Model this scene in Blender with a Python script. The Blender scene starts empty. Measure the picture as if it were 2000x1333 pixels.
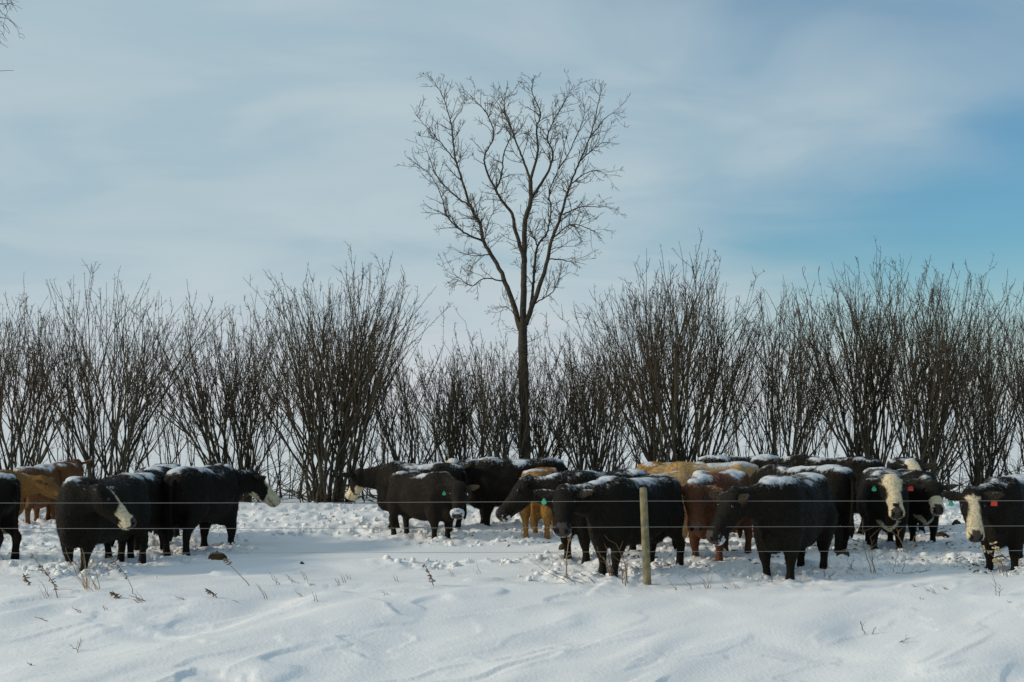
import bpy, bmesh, math, random
import numpy as np
from mathutils import Vector

R = math.radians
rng = np.random.default_rng(7)
random.seed(7)
scene = bpy.context.scene
col = scene.collection

# ------------------------------------------------------------------ camera
CAM_H = 2.1
PITCH = R(2.855)
F = 50 / 36 * 2000.0            # focal length in photo pixels
cam_d = bpy.data.cameras.new('camera')
cam_d.lens = 50; cam_d.sensor_width = 36
cam_d.clip_start = 0.1; cam_d.clip_end = 20000
cam = bpy.data.objects.new('camera', cam_d); col.objects.link(cam)
cam.location = (0, 0, CAM_H)
cam.rotation_euler = (math.pi / 2 + PITCH, 0, 0)
scene.camera = cam

# ------------------------------------------------------------------ sun, sky, exposure
SUN_AZ, SUN_EL = R(-98), R(24)          # azimuth clockwise from +Y (view direction)
sd = np.array([math.cos(SUN_EL) * math.sin(SUN_AZ), math.cos(SUN_EL) * math.cos(SUN_AZ), math.sin(SUN_EL)])
sun_d = bpy.data.lights.new('sun', 'SUN')
sun_d.energy = 2.1; sun_d.angle = R(10.0); sun_d.color = (1.0, 0.88, 0.70)
sun = bpy.data.objects.new('sun', sun_d); col.objects.link(sun)
sun.rotation_euler = Vector(-sd).to_track_quat('-Z', 'Y').to_euler()

world = bpy.data.worlds.new('World'); scene.world = world
world.use_nodes = True
nt = world.node_tree; nt.nodes.clear()
def N(t, **kw):
    n = nt.nodes.new(t)
    for k, v in kw.items(): setattr(n, k, v)
    return n
def L(a, b): nt.links.new(a, b)
def M_(op, a=None, b=None, c=None, clamp=False):
    n = N('ShaderNodeMath', operation=op, use_clamp=clamp)
    for i, v in enumerate((a, b, c)):
        if v is None: continue
        if isinstance(v, (int, float)): n.inputs[i].default_value = v
        else: L(v, n.inputs[i])
    return n.outputs[0]
def mixc(fac, a, b):
    n = N('ShaderNodeMix', data_type='RGBA')
    if isinstance(fac, (int, float)): n.inputs[0].default_value = fac
    else: L(fac, n.inputs[0])
    for i, v in ((6, a), (7, b)):
        if isinstance(v, tuple): n.inputs[i].default_value = v + (1,)
        else: L(v, n.inputs[i])
    return n.outputs[2]
def smooth(x, a, b):
    n = N('ShaderNodeMapRange', interpolation_type='SMOOTHSTEP')
    L(x, n.inputs[0]); n.inputs[1].default_value = a; n.inputs[2].default_value = b
    return n.outputs[0]
SKY_STRENGTH = 0.1
sky = N('ShaderNodeTexSky', sky_type='NISHITA', sun_disc=False)
sky.sun_elevation = SUN_EL; sky.sun_rotation = SUN_AZ
sky.altitude = 300; sky.air_density = 1.0; sky.dust_density = 1.0; sky.ozone_density = 2.0
tc = N('ShaderNodeTexCoord')
sep = N('ShaderNodeSeparateXYZ'); L(tc.outputs['Generated'], sep.inputs[0])
dx, dy, dz = sep.outputs
zc = M_('ADD', M_('MAXIMUM', dz, 0.0), 0.16)
cx = M_('DIVIDE', dx, zc); cy = M_('DIVIDE', dy, zc)
cmb = N('ShaderNodeCombineXYZ'); L(cx, cmb.inputs[0]); L(cy, cmb.inputs[1])
def noise(vec, scale, detail, rough, dist=0.0, off=(0, 0, 0), scl=(1, 1, 1)):
    mp = N('ShaderNodeMapping'); L(vec, mp.inputs[0])
    mp.inputs[1].default_value = off; mp.inputs[3].default_value = scl
    n = N('ShaderNodeTexNoise'); L(mp.outputs[0], n.inputs['Vector'])
    n.inputs['Scale'].default_value = scale; n.inputs['Detail'].default_value = detail
    n.inputs['Roughness'].default_value = rough; n.inputs['Distortion'].default_value = dist
    return n.outputs[0]
n1 = noise(cmb.outputs[0], 0.75, 3, 0.5, 0.4, (3.426, 15.833, 0), (0.9, 1.0, 1))
n2 = noise(cmb.outputs[0], 1.9, 5, 0.5, 0.8, (18.435, 16.121, 0), (0.8, 1.0, 1))
cov = M_('ADD', M_('MULTIPLY', n1, 0.9), M_('MULTIPLY', n2, 0.30))
cov = M_('SUBTRACT', cov, M_('MULTIPLY', dx, 0.66))
clear = M_('MULTIPLY', smooth(dx, 0.05, 0.38), M_('SUBTRACT', 1.0, smooth(dz, 0.10, 0.26)))
cov = M_('SUBTRACT', cov, M_('MULTIPLY', clear, 0.24))
cmask = smooth(cov, 0.02, 0.72)
blue = N('ShaderNodeMix', data_type='RGBA', blend_type='MULTIPLY'); blue.inputs[0].default_value = 1
L(sky.outputs[0], blue.inputs[6]); blue.inputs[7].default_value = (0.50, 0.82, 0.92, 1)
k = 1 / SKY_STRENGTH
ctone = mixc(smooth(n2, 0.3, 0.7), (0.335 * k, 0.45 * k, 0.515 * k), (0.42 * k, 0.51 * k, 0.55 * k))
skyc = mixc(M_('MULTIPLY', cmask, 0.96), blue.outputs[2], ctone)
glow = M_('SUBTRACT', 1.0, smooth(dz, -0.02, 0.125))
skyc = mixc(M_('MULTIPLY', glow, 0.68), skyc, (0.64 * k, 0.625 * k, 0.64 * k))
bg = N('ShaderNodeBackground'); L(skyc, bg.inputs[0]); bg.inputs[1].default_value = SKY_STRENGTH
out = N('ShaderNodeOutputWorld'); L(bg.outputs[0], out.inputs[0])

vs = scene.view_settings
vs.view_transform = 'Standard'; vs.look = 'None'; vs.exposure = 0.20; vs.gamma = 1.0
vs.use_curve_mapping = False

# ------------------------------------------------------------------ projection helpers
FW = np.array([0, math.cos(PITCH), math.sin(PITCH)])
UP = np.array([0, -math.sin(PITCH), math.cos(PITCH)])
def ray(u, v):
    return np.array([(u - 1000) / F, 0, 0]) + UP * (666.5 - v) / F + FW
def at(u, v, Y):                         # the point that the photo shows at (u, v), at distance Y
    d = ray(u, v)
    return np.array([0, 0, CAM_H]) + d * (Y / d[1])

# ------------------------------------------------------------------ noise
_T = rng.random((256, 256)); _T3 = rng.random((64, 64, 64))
def vnoise(x, y):
    xi = np.floor(x).astype(int); yi = np.floor(y).astype(int)
    fx = x - xi; fy = y - yi
    fx = fx * fx * fx * (fx * (fx * 6 - 15) + 10); fy = fy * fy * fy * (fy * (fy * 6 - 15) + 10)
    a = _T[xi & 255, yi & 255]; b = _T[(xi + 1) & 255, yi & 255]
    c = _T[xi & 255, (yi + 1) & 255]; d = _T[(xi + 1) & 255, (yi + 1) & 255]
    return a + (b - a) * fx + (c - a) * fy + (a - b - c + d) * fx * fy
def fbm(x, y, o=4, g=0.5):
    s = 0; a = 1; t = 0
    for i in range(o):
        s = s + a * vnoise(x * 2 ** i + 17.3 * i, y * 2 ** i + 9.1 * i); t += a; a *= g
    return s / t
def vnoise3(p):
    i = np.floor(p).astype(int); f = p - i; f = f * f * (3 - 2 * f)
    r = 0
    for dx in (0, 1):
        for dy in (0, 1):
            for dz in (0, 1):
                w = (f[:, 0] if dx else 1 - f[:, 0]) * (f[:, 1] if dy else 1 - f[:, 1]) * (f[:, 2] if dz else 1 - f[:, 2])
                r = r + w * _T3[(i[:, 0] + dx) & 63, (i[:, 1] + dy) & 63, (i[:, 2] + dz) & 63]
    return r
def sstep(a, b, x):
    t = np.clip((x - a) / (b - a), 0, 1); return t * t * (3 - 2 * t)

# ------------------------------------------------------------------ materials
def mat(name, base, rough=0.7, spec=0.3, bump=None, var=None, coord='Object'):
    m = bpy.data.materials.new(name); m.use_nodes = True
    t = m.node_tree; b = t.nodes['Principled BSDF']
    b.inputs['Roughness'].default_value = rough
    b.inputs['Specular IOR Level'].default_value = spec
    b.inputs['Base Color'].default_value = tuple(base) + (1,)
    tcn = t.nodes.new('ShaderNodeTexCoord')
    if var:                              # (scale, colour 2)
        n = t.nodes.new('ShaderNodeTexNoise'); n.inputs['Scale'].default_value = var[0]; n.inputs['Detail'].default_value = 5
        t.links.new(tcn.outputs[coord], n.inputs['Vector'])
        r = t.nodes.new('ShaderNodeMapRange'); r.inputs[1].default_value = 0.35; r.inputs[2].default_value = 0.65
        t.links.new(n.outputs[0], r.inputs[0])
        x = t.nodes.new('ShaderNodeMix'); x.data_type = 'RGBA'
        x.inputs[6].default_value = tuple(base) + (1,); x.inputs[7].default_value = tuple(var[1]) + (1,)
        t.links.new(r.outputs[0], x.inputs[0]); t.links.new(x.outputs[2], b.inputs['Base Color'])
    if bump:                             # (scale, strength, distance)
        n = t.nodes.new('ShaderNodeTexNoise'); n.inputs['Scale'].default_value = bump[0]; n.inputs['Detail'].default_value = 6
        t.links.new(tcn.outputs[coord], n.inputs['Vector'])
        bp = t.nodes.new('ShaderNodeBump'); bp.inputs['Strength'].default_value = bump[1]; bp.inputs['Distance'].default_value = bump[2]
        t.links.new(n.outputs[0], bp.inputs['Height']); t.links.new(bp.outputs[0], b.inputs['Normal'])
    return m
M_SNOW = mat('snow', (0.80, 0.79, 0.785), 0.65, 0.25, bump=(26, 0.35, 0.02), var=(0.9, (0.85, 0.84, 0.83)))
M_CLOD = mat('snow_clod', (0.83, 0.825, 0.805), 0.7, 0.2, bump=(40, 0.5, 0.015))
M_BARK = mat('bark', (0.085, 0.070, 0.052), 0.9, 0.15, bump=(30, 0.8, 0.02), var=(9, (0.045, 0.038, 0.030)))
M_STEM = mat('shrub_bark', (0.085, 0.073, 0.050), 0.9, 0.15, bump=(40, 0.6, 0.01), var=(5, (0.052, 0.044, 0.032)))
M_TWIG = mat('twig_bark', (0.082, 0.066, 0.044), 0.9, 0.1)
M_POST = mat('weathered_post', (0.30, 0.245, 0.14), 0.9, 0.15, bump=(45, 1.0, 0.012), var=(11, (0.155, 0.145, 0.085)))
M_WIRE = mat('galvanised_wire', (0.25, 0.25, 0.235), 0.5, 0.5)
M_STAPLE = mat('steel_staple', (0.3, 0.3, 0.3), 0.4, 0.5)
M_STRAW = mat('dry_straw', (0.30, 0.20, 0.10), 0.8, 0.2)
M_WEED = mat('dead_weed', (0.16, 0.088, 0.052), 0.9, 0.1, var=(30, (0.22, 0.14, 0.08)))
M_POD = mat('seed_pod', (0.50, 0.40, 0.24), 0.8, 0.2)
M_DUNG = mat('dung', (0.070, 0.045, 0.022), 0.9, 0.1, bump=(30, 0.8, 0.03))
M_EYE = mat('eye', (0.008, 0.006, 0.005), 0.12, 0.5)
M_TAGS = {'green': mat('tag_green', (0.03, 0.36, 0.20), 0.5, 0.4), 'red': mat('tag_red', (0.75, 0.055, 0.03), 0.5, 0.4),
          'yellow': mat('tag_yellow', (0.72, 0.46, 0.02), 0.5, 0.4)}

def coat_material():
    m = bpy.data.materials.new('coat'); m.use_nodes = True
    t = m.node_tree; b = t.nodes['Principled BSDF']
    def nn(ty, **k):
        n = t.nodes.new(ty)
        for a, v in k.items(): setattr(n, a, v)
        return n
    ac = nn('ShaderNodeAttribute', attribute_name='coat'); asn = nn('ShaderNodeAttribute', attribute_name='snow')
    tcn = nn('ShaderNodeTexCoord')
    fur = nn('ShaderNodeTexNoise'); fur.inputs['Scale'].default_value = 38; fur.inputs['Detail'].default_value = 4
    t.links.new(tcn.outputs['Object'], fur.inputs['Vector'])
    fm = nn('ShaderNodeMapRange'); fm.inputs[1].default_value = 0.3; fm.inputs[2].default_value = 0.7; fm.inputs[3].default_value = 0.72; fm.inputs[4].default_value = 1.28
    t.links.new(fur.outputs[0], fm.inputs[0])
    mul = nn('ShaderNodeMix', data_type='RGBA', blend_type='MULTIPLY'); mul.inputs[0].default_value = 1
    t.links.new(ac.outputs['Color'], mul.inputs[6]); t.links.new(fm.outputs[0], mul.inputs[7])
    fl = nn('ShaderNodeTexNoise'); fl.inputs['Scale'].default_value = 24; fl.inputs['Detail'].default_value = 6; fl.inputs['Roughness'].default_value = 0.7
    mpf = nn('ShaderNodeMapping'); mpf.inputs[3].default_value = (1.3, .55, .8); t.links.new(tcn.outputs['Object'], mpf.inputs[0]); t.links.new(mpf.outputs[0], fl.inputs['Vector'])
    ad = nn('ShaderNodeMath', operation='MULTIPLY_ADD'); t.links.new(fl.outputs[0], ad.inputs[0]); ad.inputs[1].default_value = 1.7
    sb = nn('ShaderNodeMath', operation='SUBTRACT'); t.links.new(asn.outputs['Fac'], sb.inputs[0]); sb.inputs[1].default_value = 0.80
    t.links.new(sb.outputs[0], ad.inputs[2])
    sm = nn('ShaderNodeMapRange', interpolation_type='SMOOTHSTEP'); sm.inputs[1].default_value = 0.35; sm.inputs[2].default_value = 0.95
    t.links.new(ad.outputs[0], sm.inputs[0])
    mx = nn('ShaderNodeMix', data_type='RGBA'); t.links.new(sm.outputs[0], mx.inputs[0])
    t.links.new(mul.outputs[2], mx.inputs[6]); mx.inputs[7].default_value = (0.58, 0.60, 0.63, 1)
    t.links.new(mx.outputs[2], b.inputs['Base Color'])
    b.inputs['Roughness'].default_value = 0.65; b.inputs['Specular IOR Level'].default_value = 0.10
    b.inputs['Sheen Weight'].default_value = 0.0; b.inputs['Sheen Roughness'].default_value = 0.4
    bp = nn('ShaderNodeBump'); bp.inputs['Strength'].default_value = 0.6; bp.inputs['Distance'].default_value = 0.02
    t.links.new(fur.outputs[0], bp.inputs['Height']); t.links.new(bp.outputs[0], b.inputs['Normal'])
    return m
M_COAT = coat_material()

# ------------------------------------------------------------------ mesh helpers
def mesh_from(name, V, Fc, material, smooth_=True):
    me = bpy.data.meshes.new(name)
    V = np.asarray(V, dtype=np.float32)
    if isinstance(Fc, np.ndarray):
        nf, k_ = Fc.shape
        me.vertices.add(len(V)); me.vertices.foreach_set('co', V.ravel())
        me.loops.add(nf * k_); me.loops.foreach_set('vertex_index', Fc.astype(np.int32).ravel())
        me.polygons.add(nf); me.polygons.foreach_set('loop_start', np.arange(0, nf * k_, k_, dtype=np.int32))
        me.update(calc_edges=True)
    else:
        me.from_pydata(V.tolist(), [], Fc); me.update()
    if smooth_: me.polygons.foreach_set('use_smooth', np.ones(len(me.polygons), dtype=bool))
    me.materials.append(material)
    return me
def obj(name, me, parent=None, **props):
    o = bpy.data.objects.new(name, me); col.objects.link(o)
    if parent: o.parent = parent
    for k_, v in props.items(): o[k_] = v
    return o
def empty(name, loc, rz=0, **props):
    o = bpy.data.objects.new(name, None); col.objects.link(o); o.empty_display_size = 0.2
    o.location = loc; o.rotation_euler = (0, 0, rz)
    for k_, v in props.items(): o[k_] = v
    return o
class Tubes:
    """collects tapered tubes (quads only)"""
    def __init__(s): s.V = []; s.F = []; s.n = 0
    def add(s, P, r, k=4):
        P = np.asarray(P, float); r = np.asarray(r, float); n = len(P)
        T = np.empty_like(P); T[1:-1] = P[2:] - P[:-2]; T[0] = P[1] - P[0]; T[-1] = P[-1] - P[-2]
        T /= np.linalg.norm(T, axis=1)[:, None] + 1e-9
        m = T.mean(0); ref = np.array([1, 0, 0.]) if abs(m[0]) < 0.6 * np.linalg.norm(m) else np.array([0, 1, 0.])
        A = np.cross(T, ref); A /= np.linalg.norm(A, axis=1)[:, None] + 1e-9
        B = np.cross(T, A)
        th = np.arange(k) * 2 * math.pi / k
        V = P[:, None] + r[:, None, None] * (A[:, None] * np.cos(th)[None, :, None] + B[:, None] * np.sin(th)[None, :, None])
        s.V.append(V.reshape(-1, 3))
        i = np.arange(n - 1)[:, None] * k; j = np.arange(k)[None]; j2 = (j + 1) % k
        s.F.append((np.stack([i + j, i + j2, i + k + j2, i + k + j], -1)).reshape(-1, 4) + s.n)
        s.n += n * k
    def build(s, name, material, parent=None, origin=None, **props):
        V = np.concatenate(s.V); Fc = np.concatenate(s.F)
        if origin is not None: V = V - np.asarray(origin)
        return obj(name, mesh_from(name, V, Fc, material), parent, **props)

# ------------------------------------------------------------------ the herd: where each cow stands
# u, Y: photo column and distance of the body's middle; psi: heading (0 right, 90 away, -90 to the camera, 180 left)
# nz/na: neck pitch and azimuth, hp/ha: head pitch and azimuth; sc: scale
BLK = (0.0112, 0.0090, 0.0060); DBR = (0.0155, 0.0115, 0.0078)
GOLD = (0.31, 0.155, 0.042); PALE = (0.42, 0.27, 0.12); RED = (0.115, 0.046, 0.021); BRN = (0.150, 0.066, 0.026); TAN = (0.185, 0.094, 0.028)
CR = (0.66, 0.55, 0.36)
G1, G2, G3 = 'cattle in the left group', 'cattle in the middle group', 'cattle in the right group'
COWS = [
 dict(u=-72, Y=20.1, psi=172, na=175, nz=-5, ha=175, hp=-45, sc=0.98, c=BLK, snow=.55, g=G1, lab='black cow cut by the left edge, only its rump and hind legs showing'),
 dict(u=-42, Y=24.2, psi=8, na=2, nz=2, ha=-8, hp=-32, sc=0.88, c=TAN, snow=.35, tags=('', 'yellow'), g=G1, lab='golden brown cow with yellow ear tag, head in profile beside the left edge'),
 dict(u=72, Y=26.6, psi=84, na=84, nz=-28, ha=84, hp=-60, sc=0.87, c=BRN, snow=.85, g=G1, lab='reddish brown cow seen from behind, snow on its rump, behind the yellow-tagged head'),
 dict(u=130, Y=27.9, psi=96, na=96, nz=16, ha=96, hp=-20, sc=0.84, c=BRN, snow=.8, g=G1, lab='brown cow facing away with both ears above its back, farthest in the left group'),
 dict(u=206, Y=19.3, psi=-108, na=-12, nz=8, ha=-2, hp=-46, sc=1.0, c=BLK, face='nose', snow=.55, g=G1, lab='black cow with white nose and thin blaze, head turned in profile'),
 dict(u=270, Y=21.0, psi=84, na=84, nz=-20, ha=84, hp=-60, sc=1.0, c=BLK, snow=.75, g=G1, lab='black cow seen from behind, just past the white-nosed cow'),
 dict(u=318, Y=23.2, psi=95, na=95, nz=-20, ha=95, hp=-60, sc=1.0, c=BLK, snow=.7, g=G1, lab='black cow half hidden between two rear-facing black cows'),
 dict(u=396, Y=21.9, psi=75, na=48, nz=2, ha=34, hp=-42, sc=1.06, c=BLK, face='front', snow=.9, g=G1, lab='big black cow with snowy back and pale face pointing right, beside the dung lump'),
 dict(u=824, Y=25.4, psi=160, na=172, nz=0, ha=122, hp=-48, sc=0.97, c=BLK, face='front', tags=('green', ''), snow=.75, g=G2, lab='black cow with pale throat and bright green tag, facing away towards the shrubs'),
 dict(u=826, Y=23.9, psi=-48, na=-62, nz=-3, ha=-93, hp=-52, sc=0.90, c=DBR, tags=('green', ''), frost=1, snow=.5, g=G2, lab='small black cow facing the camera with a snow ring round its muzzle'),
 dict(u=1012, Y=26.2, psi=186, na=-160, nz=14, ha=-108, hp=-55, sc=1.03, c=BLK, face='tuft', tags=('red', ''), snow=.95, g=G2, lab='black cow with cream poll tuft and thick snow on its back, below the tall tree'),
 dict(u=1056, Y=24.2, psi=80, na=80, nz=-15, ha=80, hp=-55, sc=0.93, c=GOLD, snow=.4, g=G2, lab='golden cow mostly hidden behind a black head, only its side and legs showing'),
 dict(u=1178, Y=20.5, psi=-142, na=176, nz=8, ha=184, hp=-50, sc=1.03, c=BLK, frost=2, snow=.75, g=G2, lab='black cow with frosty chin in left profile, behind the green-tagged black cow'),
 dict(u=1240, Y=18.75, psi=-132, na=-168, nz=6, ha=-98, hp=-50, sc=1.0, c=BLK, tags=('green', ''), frost=2, snow=.85, g=G2, lab='black cow with green teardrop tag looking at the camera behind the fence post'),
 dict(u=1268, Y=22.0, psi=2, na=10, nz=-25, ha=10, hp=-60, sc=0.95, c=PALE, snow=.8, g=G2, lab='pale cream cow hidden behind the cow at the fence post, only back and legs showing'),
 dict(u=1322, Y=27.2, psi=0, na=0, nz=-20, ha=0, hp=-60, sc=0.94, c=GOLD, snow=.5, g=G3, lab='golden cow far back, a strip of its back above the shaggy golden cow'),
 dict(u=1384, Y=23.9, psi=186, na=180, nz=-16, ha=180, hp=-55, sc=1.02, c=(0.42, 0.265, 0.11), snow=0.42, g=G3, lab='shaggy golden cow standing broadside behind the red brown cow'),
 dict(u=1404, Y=20.45, psi=-117, na=-112, nz=6, ha=-92, hp=-62, sc=1.0, c=RED, snow=.8, g=G3, lab='red brown cow facing the camera with snow on its shoulders'),
 dict(u=1444, Y=27.3, psi=5, na=0, nz=-20, ha=0, hp=-60, sc=1.0, c=BLK, snow=.9, g=G3, lab='black cow far back, a strip of snowy back above the golden cow'),
 dict(u=1548, Y=18.7, psi=-122, na=-165, nz=2, ha=-152, hp=-56, sc=1.06, c=BLK, tags=('', ''), frost=2, snow=.7, g=G3, lab='large black cow nearest the fence, frosty muzzle turned to the red brown cow'),
 dict(u=1570, Y=21.6, psi=128, na=120, nz=-20, ha=110, hp=-55, sc=1.03, c=BLK, snow=.85, g=G3, lab='black cow hidden behind the large black cow, a snowy strip of back showing'),
 dict(u=1620, Y=24.7, psi=150, na=150, nz=8, ha=140, hp=-40, sc=1.08, c=BLK, snow=.6, g=G3, lab='tall black cow behind the white-faced cow, a single ear showing'),
 dict(u=1722, Y=21.8, psi=-99, na=-99, nz=14, ha=-94, hp=-52, sc=1.0, c=BLK, face='full', tags=('green', 'red'), brisket=1, snow=.75, g=G3, lab='black cow with full white face between a green and a red tag'),
 dict(u=1768, Y=25.0, psi=-101, na=-104, nz=16, ha=-86, hp=-45, sc=1.05, c=BLK, face='tuft2', snow=.5, g=G3, lab='black cow with white forehead patch, behind the white-muzzled cow'),
 dict(u=1780, Y=23.0, psi=-90, na=-90, nz=0, ha=-98, hp=-38, sc=0.92, c=BLK, face='muzzle', brisket=1, snow=.4, g=G3, lab='smaller black cow with white muzzle close beside the full white face'),
 dict(u=1976, Y=19.6, psi=-126, na=-150, nz=3, ha=-99, hp=-62, sc=1.03, c=BLK, face='blaze', tags=('green', 'red'), snow=.7, g=G3, lab='black cow with narrow white blaze standing apart at the right edge'),
]
for c in COWS:
    c['X'] = (c['u'] - 1000) / F * c['Y']

# ------------------------------------------------------------------ snow ground
WX, WY = math.cos(R(38)), math.sin(R(38))          # wind direction of the drifts
def trample(x, y):
    m = np.zeros_like(x)
    for c in COWS:
        ps = R(c['psi'])
        lx = (x - c['X']) * math.cos(ps) + (y - c['Y']) * math.sin(ps)
        ly = -(x - c['X']) * math.sin(ps) + (y - c['Y']) * math.cos(ps)
        m = np.maximum(m, np.exp(-((lx / 1.35) ** 4 + (ly / 0.85) ** 4)))
    wob = fbm(x * 0.8 + 5, y * 0.8, 3) - 0.5
    # churned belt between the groups and the bank of pushed snow before the shrubs
    belt = sstep(23.4, 24.6, y + wob * 2.5) * (1 - sstep(28.2, 29.6, y + wob * 2))
    right = sstep(5.2, 6.2, x + wob) * sstep(19.0, 19.6, y + wob) * (1 - sstep(28, 29.5, y))
    mid = sstep(1.0, 2.0, x + wob) * sstep(18.6, 19.2, y + wob * .8) * (1 - sstep(28, 29.5, y))
    left = (1 - sstep(-4.8, -4.0, x + wob)) * sstep(19.6, 20.2, y + wob) * (1 - sstep(28, 29.5, y))
    row = np.exp(-((y - 19.9 - wob * 1.2) / 0.28) ** 2) * sstep(-2.2, -1.6, x + wob) * (1 - sstep(1, 1.5, x)) * 0.8
    return np.clip(np.maximum.reduce([m, belt, right * .8, mid, left * .85, row]), 0, 1)
def ground(x, y):
    x = np.asarray(x, float); y = np.asarray(y, float)
    near = (np.abs(y - 18) < 22)
    h = -0.62 * (1 - sstep(10.5, 17.6, y)) + 0.02 * np.exp(-((y - 16.9) / 1.0) ** 2)
    h = h + (0.20 + 0.16 * sstep(4, 9, x)) * np.exp(-((y - 29.2 - 0.5 * np.sin(x * .6)) / 1.9) ** 2)
    h = h - 0.5 * sstep(36, 60, y)
    h = h + 0.5 * (fbm(x * 0.02 + 3, y * 0.02, 3) - 0.5) * sstep(50, 150, y) * 3
    # long soft drifts along the wind
    a = x * WX + y * WY; b = -x * WY + y * WX
    wx = fbm(x * 0.35 + 11, y * 0.35 + 3, 3) - 0.5
    fg = 1 - sstep(18.0, 20.5, y + wx * 1.5)
    h = h + 0.26 * (fbm(a * 0.18 + 4 + wx, b * 0.62 + wx * 1.6, 3) - 0.5) * (0.45 + fg)
    h = h + 0.020 * (fbm(a * 0.8 + 4, b * 2.2 + wx * 2, 3) - 0.5) * (0.3 + fg)
    # wind slab scarps: thin steep edges with a slow fall behind them
    for q, (fa, fb, ox, lev, amp) in enumerate(((0.20, 0.8, 20, .50, .038), (0.40, 1.4, 61, .53, .024), (0.18, 0.6, 97, .47, .034), (0.8, 2.3, 131, .55, .014))):
        n = fbm(a * fa + ox + wx * 1.3, b * fb + ox * .37 + wx, 4, 0.5)
        e = n - lev
        mk = sstep(0.46, 0.64, fbm(x * 0.7 + ox, y * 0.7 + 9 + q, 2)) * fg
        h = h + amp * mk * np.where(e > 0, sstep(0, .016, e) * np.exp(-np.maximum(e, 0) * 11), 0)
    # trampled lumps
    tr = trample(x, y)
    lump = np.abs(fbm(x * 2.3, y * 2.3, 4, 0.6) - 0.5) * 2
    lump2 = np.abs(fbm(x * 5.5 + 9, y * 5.5 + 4, 3, 0.6) - 0.5) * 2
    h = h + tr * (0.18 * (0.30 - lump) + 0.09 * (0.3 - lump2))
    return h
def gh(x, y): return float(ground(np.array([x]), np.array([y]))[0])
def gpos(u, v):                          # where the photo's pixel meets the snow
    d = ray(u, v); ts = np.linspace(9, 34, 1200) / d[1]
    p = np.array([0, 0, CAM_H]) + ts[:, None] * d
    below = p[:, 2] <= ground(p[:, 0], p[:, 1])
    return p[np.argmax(below)] if below.any() else p[-1]

def build_ground():
    ys = [-60, -30, -12, -4, 2, 6]
    y = 8.0
    while y < 33: ys.append(y); y += 0.027 * (y / 12) ** 1.75
    while y < 9000: ys.append(y); y *= 1.07 if y > 40 else 1.008
    ys = np.array(ys)
    s = np.linspace(-1, 1, 450)
    ext = np.array([1.08, 1.2, 1.4, 1.8, 2.6, 4, 7, 12, 20])
    s = np.concatenate([-ext[::-1], s, ext])
    w = np.maximum(ys, 6) * 0.40 + 1.0
    X = s[None] * w[:, None]; Y = np.repeat(ys[:, None], len(s), 1)
    Z = ground(X.ravel(), Y.ravel())
    V = np.stack([X.ravel(), Y.ravel(), Z], 1)
    r, c = len(ys), len(s)
    i = np.arange(r - 1)[:, None] * c; j = np.arange(c - 1)[None]
    Fc = np.stack([i + j, i + j + 1, i + c + j + 1, i + c + j], -1).reshape(-1, 4)
    obj('snow_ground', mesh_from('snow_ground', V, Fc, M_SNOW), kind='structure')
build_ground()

# loose snow clods thrown up by the hooves
def build_clods():
    bm = bmesh.new(); bmesh.ops.create_icosphere(bm, subdivisions=1, radius=1)
    base = np.array([v.co[:] for v in bm.verts]); fc = np.array([[v.index for v in f.verts] for f in bm.faces]); bm.free()
    n = 11500
    y = 18.0 + 12 * rng.random(n) ** 1.3; x = (rng.random(n) * 2 - 1) * (y * .40 + .6)
    tr = trample(x, y)
    keep = rng.random(n) < tr * np.clip(fbm(x * 1.6 + 3, y * 1.6, 3) * 3 - 1.0, 0.05, 1)
    x, y = x[keep], y[keep]
    n = len(x)
    sz = 0.014 + 0.045 * rng.random(n) ** 3.2
    z = ground(x, y) + sz * 0.25
    V = base[None] * (1 + 0.75 * (rng.random((n, len(base), 1)) - 0.5))
    ax = 0.7 + 0.7 * rng.random((n, 1, 3)); ax[..., 2] *= 0.75
    V = V * ax * sz[:, None, None]
    th = rng.random(n) * 6.28; cs, sn = np.cos(th)[:, None], np.sin(th)[:, None]
    V = np.stack([V[..., 0] * cs - V[..., 1] * sn, V[..., 0] * sn + V[..., 1] * cs, V[..., 2]], -1)
    V = V + np.stack([x, y, z], 1)[:, None]
    Fc = (fc[None] + (np.arange(n) * len(base))[:, None, None]).reshape(-1, 3)
    obj('snow_clods', mesh_from('snow_clods', V.reshape(-1, 3), Fc, M_CLOD, False), kind='stuff', label='loose clods of trampled snow around the cattle', category='snow')
build_clods()
def build_litter():
    n = 5200
    y = 18.2 + 10 * rng.random(n) ** 1.2; x = (rng.random(n) * 2 - 1) * (y * .38)
    keep = rng.random(n) < trample(x, y) * np.clip(fbm(x * 1.1 + 33, y * 1.1, 3) * 4 - 1.9, 0, 1) * (0.25 + .75 * sstep(.5, 3, x))
    x, y = x[keep], y[keep]; n = len(x); z = ground(x, y) + .012
    th = rng.random(n) * 6.28; ln = .02 + .06 * rng.random(n) ** 2; w = .004 + .012 * rng.random(n) ** 2
    a = np.stack([np.cos(th), np.sin(th), rng.normal(0, .25, n)], 1) * ln[:, None]; b = np.stack([-np.sin(th), np.cos(th), 0 * th], 1) * w[:, None]
    c = np.stack([x, y, z], 1); up = np.array([0, 0, .010])
    V = np.stack([c - a, c + b + up, c + a, c - b, c + b * .3 + up * 2], 1).reshape(-1, 3)
    f0 = np.array([[0, 3, 4], [3, 2, 4], [2, 1, 4], [1, 0, 4]])
    Fc = (f0[None] + (np.arange(n) * 5)[:, None, None]).reshape(-1, 3)
    obj('straw_litter', mesh_from('straw_litter', V, Fc, M_DUNG, False), kind='stuff', label='dark flecks of dung and straw trodden into the snow', category='litter')
build_litter()

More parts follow.
